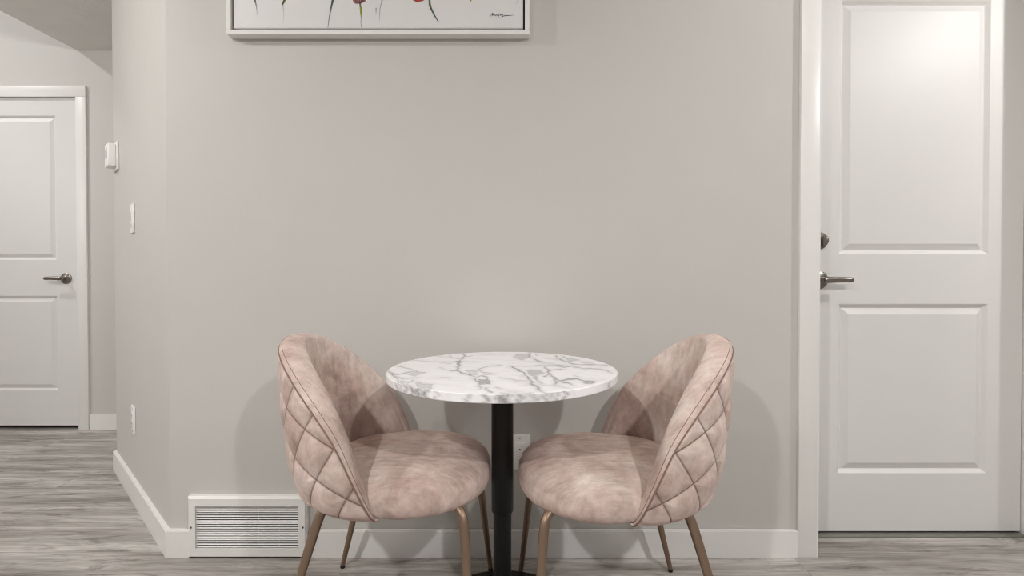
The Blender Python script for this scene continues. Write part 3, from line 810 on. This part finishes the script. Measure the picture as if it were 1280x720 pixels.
def chair_outer_shell():
    bm = bmesh.new()
    st = bm.verts.layers.float.new('stitch')
    NV = 160
    grid = []
    for p, hr in zip(PHS, RH):
        col = []
        for j in range(NV + 1):
            h = HB + (hr - HB) * j / NV
            P = shell_pt(p, h)
            e = 1e-3
            du = shell_pt(p + e, h) - shell_pt(p - e, h)
            dv = shell_pt(p, h + e) - shell_pt(p, h - e)
            n = du.cross(dv).normalized()
            if n.dot(P - Vector((CXE, 0, h))) < 0: n = -n
            s_ = abs(p) * 0.265
            da = abs(((h + 0.42 * s_ - 0.705) / 0.104 + 0.5) % 1 - 0.5) * 0.104 / 1.085
            db_ = abs(((s_ - h / 1.3 + 0.0646) / 0.115 + 0.5) % 1 - 0.5) * 0.115 / 1.26
            d = min(da, db_)
            edge = min(1, (hr - h) / 0.012) * min(1, max(0, (h - 0.375) / 0.02))
            puff = 0.0075 * (1 - math.exp(-(d / 0.016) ** 1.3)) * max(0, edge) - 0.0016 * math.exp(-(d / 0.0022) ** 2)
            v = bm.verts.new(P + n * (puff - 0.002))
            v[st] = 0.9 * math.exp(-(d / 0.0019) ** 2)
            col.append(v)
        grid.append(col)
    for i in range(NU):
        for j in range(NV):
            bm.faces.new((grid[i][j], grid[i + 1][j], grid[i + 1][j + 1], grid[i][j + 1]))
    # closed underside
    c0 = bm.verts.new((-0.06, 0, HB - 0.004))
    for i in range(NU): bm.faces.new((grid[i][0], grid[i + 1][0], c0))
    return bm

def thick_at(p, hr):
    return 0.030 + 0.036 * max(0.0, min(1.0, (hr - 0.40) / 0.26))

def chair_backrest():
    bm = bmesh.new()
    bm.verts.layers.float.new('stitch')
    NA, NI = 14, 26
    grid = []
    for p, hr in zip(PHS, RH):
        col = []
        T = thick_at(p, hr)
        O = shell_pt(p, hr)
        inn = shell_pt(p, hr, T)
        # local frame: radial r (inward) and up along the rim plane normal
        rv = (inn - O)
        Rl = rv.length; rdir = rv / Rl
        slope = 0.62 * max(0.0, min(1.0, (0.79 - hr) / 0.25))      # the band faces up and forward on the sides
        upv = Vector((slope, 0, 1)).normalized()
        for k in range(NA + 1):
            a = PI * k / NA
            off = (1 - math.cos(a)) / 2
            hgt = math.sin(a) ** 0.75 * (0.020 * min(1, T / 0.06))
            col.append(bm.verts.new(O + rdir * (Rl * off) + upv * hgt))
        hend = min(0.40, hr - 0.015)
        for k in range(1, NI + 1):
            h = hr + (hend - hr) * (k / NI) ** 1.1
            bulge = 0.014 * math.sin(PI * min(1, k / NI * 1.15)) if k / NI < 0.87 else 0
            col.append(bm.verts.new(shell_pt(p, h, T + bulge)))
        grid.append(col)
    m = len(grid[0])
    for i in range(NU):
        for j in range(m - 1):
            bm.faces.new((grid[i][j], grid[i + 1][j], grid[i + 1][j + 1], grid[i][j + 1]))
    for col in (grid[0], grid[-1]):
        bm.faces.new(col)
    return bm

def chair_piping():
    bm = bmesh.new()
    pts = []
    for p, hr in zip(PHS, RH):
        O = shell_pt(p, hr); n = Vector((O.x - CXE, O.y, 0)).normalized()
        pts.append(O + n * 0.0005)
    add_tube(bm, pts, 0.0019, 8)
    # parallel row of topstitching on the band
    pts2 = []
    for p, hr in zip(PHS, RH):
        T = thick_at(p, hr)
        O = shell_pt(p, hr); I = shell_pt(p, hr, T)
        rdir = (I - O).normalized()
        slope = 0.62 * max(0.0, min(1.0, (0.79 - hr) / 0.25))
        upv = Vector((slope, 0, 1)).normalized()
        a = PI * 0.19
        off = (1 - math.cos(a)) / 2
        pts2.append(O + rdir * ((I - O).length * off) + upv * (math.sin(a) ** 0.75 * 0.020 * min(1, T / 0.06) + 0.0002))
    add_tube(bm, pts2, 0.0007, 6)
    return bm

SEATP = smooth_tab([(0.0, 0.484), (0.25, 0.4835), (0.5, 0.481), (0.72, 0.474), (0.86, 0.462)], 4)
def chair_seat():
    bm = bmesh.new()
    bm.verts.layers.float.new('stitch')
    prof = list(SEATP) + [(0.93, 0.450), (0.972, 0.437), (0.994, 0.423), (1.0, 0.413), (0.995, 0.402), (0.978, 0.392), (0.945, 0.384), (0.89, 0.379), (0.80, 0.376), (0.5, 0.374), (0.0, 0.374)]
    n = 120
    rings = []
    rnd = random.Random(4)
    for r, h in prof:
        if r < 1e-6:
            rings.append([bm.verts.new((0.0, 0, h))]); continue
        ring = []
        for k in range(n):
            a = 2 * PI * k / n
            ca, sa = math.cos(a), math.sin(a)
            ex = 2.35 if ca > 0 else 2.8
            q = (abs(ca) ** ex + abs(sa) ** ex) ** (-1 / ex)
            x = q * ca * (0.254 if ca > 0 else 0.215) + 0.002
            wide = 0.240 - 0.030 * max(0, min(1, (0.25 - ca) / 0.6))
            y = q * sa * wide
            pk = 0.0
            if r > 0.9 and h < 0.43:      # gathered pleats at the two front corners
                for c_ in (rad(48), rad(-48)):
                    dd = (a - c_ + PI) % (2 * PI) - PI
                    pk += 0.0035 * math.exp(-(dd / 0.16) ** 2) * math.sin(dd * 42)
            zz = h + 0.010 * (x / 0.26) * (r ** 2) * (1 if h > 0.42 else 0.0)
            ring.append(bm.verts.new(((x * r * (1 + pk)), y * r * (1 + pk), zz)))
        rings.append(ring)
    for a, b_ in zip(rings, rings[1:]):
        for k in range(n):
            k2 = (k + 1) % n
            if len(a) == 1: bm.faces.new((a[0], b_[k], b_[k2]))
            elif len(b_) == 1: bm.faces.new((a[k], a[k2], b_[0]))
            else: bm.faces.new((a[k], a[k2], b_[k2], b_[k]))
    return bm

def make_chair():
    t = thing('dining_chair', 'pink velvet dining chair left of the marble table beside the floor vent', 'chair', group='pink velvet chairs at the round table')
    obj('seat', chair_seat(), VELVET, t, True)
    br = obj('backrest', chair_backrest(), VELVET, t, True, 60)
    sh = obj('outer_shell', chair_outer_shell(), VELVET, t, True, 60)
    sh['label'] = 'diamond quilted outside of the backrest'
    obj('piping', chair_piping(), THREAD, br, True)
    for sx, sy in ((-1, -1), (-1, 1), (1, -1), (1, 1)):
        foot = Vector((0.2375 if sx > 0 else -0.245, sy * 0.243, 0.0))
        top = Vector((0.203 if sx > 0 else -0.142, sy * 0.172, 0.386))
        d = top - foot
        kb = 0.5 if sx > 0 else 0.3
        bm = bmesh.new()
        pts = [foot + Vector((0, 0, 0.008)), foot + d * 0.35, foot + d * 0.8, foot + d * 0.90, foot + d * 0.955 + Vector((-sx * 0.004, -sy * 0.003, 0)) * kb, foot + d * 0.985 + Vector((-sx * 0.014, -sy * 0.011, 0)) * kb, foot + d + Vector((-sx * 0.034, -sy * 0.024, 0.004)) * kb]
        add_tube(bm, pts, [0.0072, 0.0092, 0.0114, 0.0118, 0.0118, 0.0114, 0.0108], 20)
        lg = obj('leg', bm, LEGM, t, True, 50)
        bm = bmesh.new()
        add_lathe(bm, [(0, 0), (0.0068, 0), (0.0076, 0.002), (0.0076, 0.010), (0, 0.010)], 20, Matrix.Translation(foot))
        cp = obj('foot_cap', bm, CAP, lg, True, 40)
    return t

ch1 = make_chair()
ch1.location = (-0.315, 1.410, 0); ch1.rotation_euler = (0, 0, rad(-2.0))

def dup(root, loc, rz, label):
    r = root.copy(); C.objects.link(r); r.location = loc; r.rotation_euler = (0, 0, rz); r['label'] = label
    def kids(src, dst):
        for ch in list(src.children):
            c = ch.copy(); C.objects.link(c); c.parent = dst; c.matrix_parent_inverse = ch.matrix_parent_inverse
            kids(ch, c)
    kids(root, r)
    return r
ch2 = dup(ch1, (0.274, 1.388, 0), rad(180 + 2.2), 'pink velvet dining chair right of the marble table nearer the white panel door')

# ------------------------------------------------------------------ lights
def area(name, loc, size, power, rot=(0, 0, 0), col=(1, 0.99, 0.975), spread=180):
    d = bpy.data.lights.new(name, 'AREA'); d.shape = 'DISK'; d.size = size; d.energy = power; d.color = col
    d.spread = rad(spread)
    o = bpy.data.objects.new(name, d); C.objects.link(o); o.location = loc; o.rotation_euler = rot
    return o
def point_light(loc, power, col=(1, 0.99, 0.975), r=0.035):
    d = bpy.data.lights.new('ceiling_or_fill_light', 'POINT'); d.energy = power; d.color = col; d.shadow_soft_size = r
    o = bpy.data.objects.new('ceiling_or_fill_light', d); C.objects.link(o); o.location = loc
for x, y, p in [(-2.2, 0.8, 42), (2.35, 0.85, 46)]:
    point_light((x, y, CH - 0.09), p)
point_light((1.05, 1.05, CH - 0.10), 3.2, r=0.06)  # weak fill added to lift the upper right of the wall, no fixture
for x, y, p in [(-1.1, -0.85, 43), (1.1, -0.85, 43)]:
    area('ceiling_downlight', (x, y, CH - 0.012), 0.11, p)
sl = area('stairwell_light', (-4.1, 2.0, 3.4), 0.16, 5.5, spread=75)
sl.rotation_euler = (Vector((-2.9, 3.175, 1.4)) - Vector((-4.1, 2.0, 3.4))).to_track_quat('-Z', 'Y').to_euler()

fl = area('stairwell_fill', (-4.3, 0.9, 1.9), 0.9, 20, rot=(0, rad(-90), 0), col=(1, 0.99, 0.98))  # unseen soft fill added to brighten the angled wall and low ceiling
w = bpy.data.worlds.new('World'); sc.world = w; w.use_nodes = True
bg = w.node_tree.nodes['Background']
bg.inputs['Color'].default_value = (0.985, 0.99, 1.0, 1)
bg.inputs['Strength'].default_value = 0.17

# ------------------------------------------------------------------ camera
cam = bpy.data.cameras.new('camera')
co = bpy.data.objects.new('camera', cam); C.objects.link(co)
cam.sensor_width = 36.0
cam.lens = 642.0 * 36.0 / 1280.0
cam.shift_y = -0.0056
co.location = (0, 0, 0.95)
co.rotation_euler = (rad(90 - 0.7), 0, 0)
cam.clip_start = 0.02
sc.camera = co
sc.view_settings.view_transform = 'Standard'
sc.view_settings.look = 'None'
sc.view_settings.exposure = 0.0
sc.cycles.use_denoising = True
sc.cycles.filter_width = 1.0
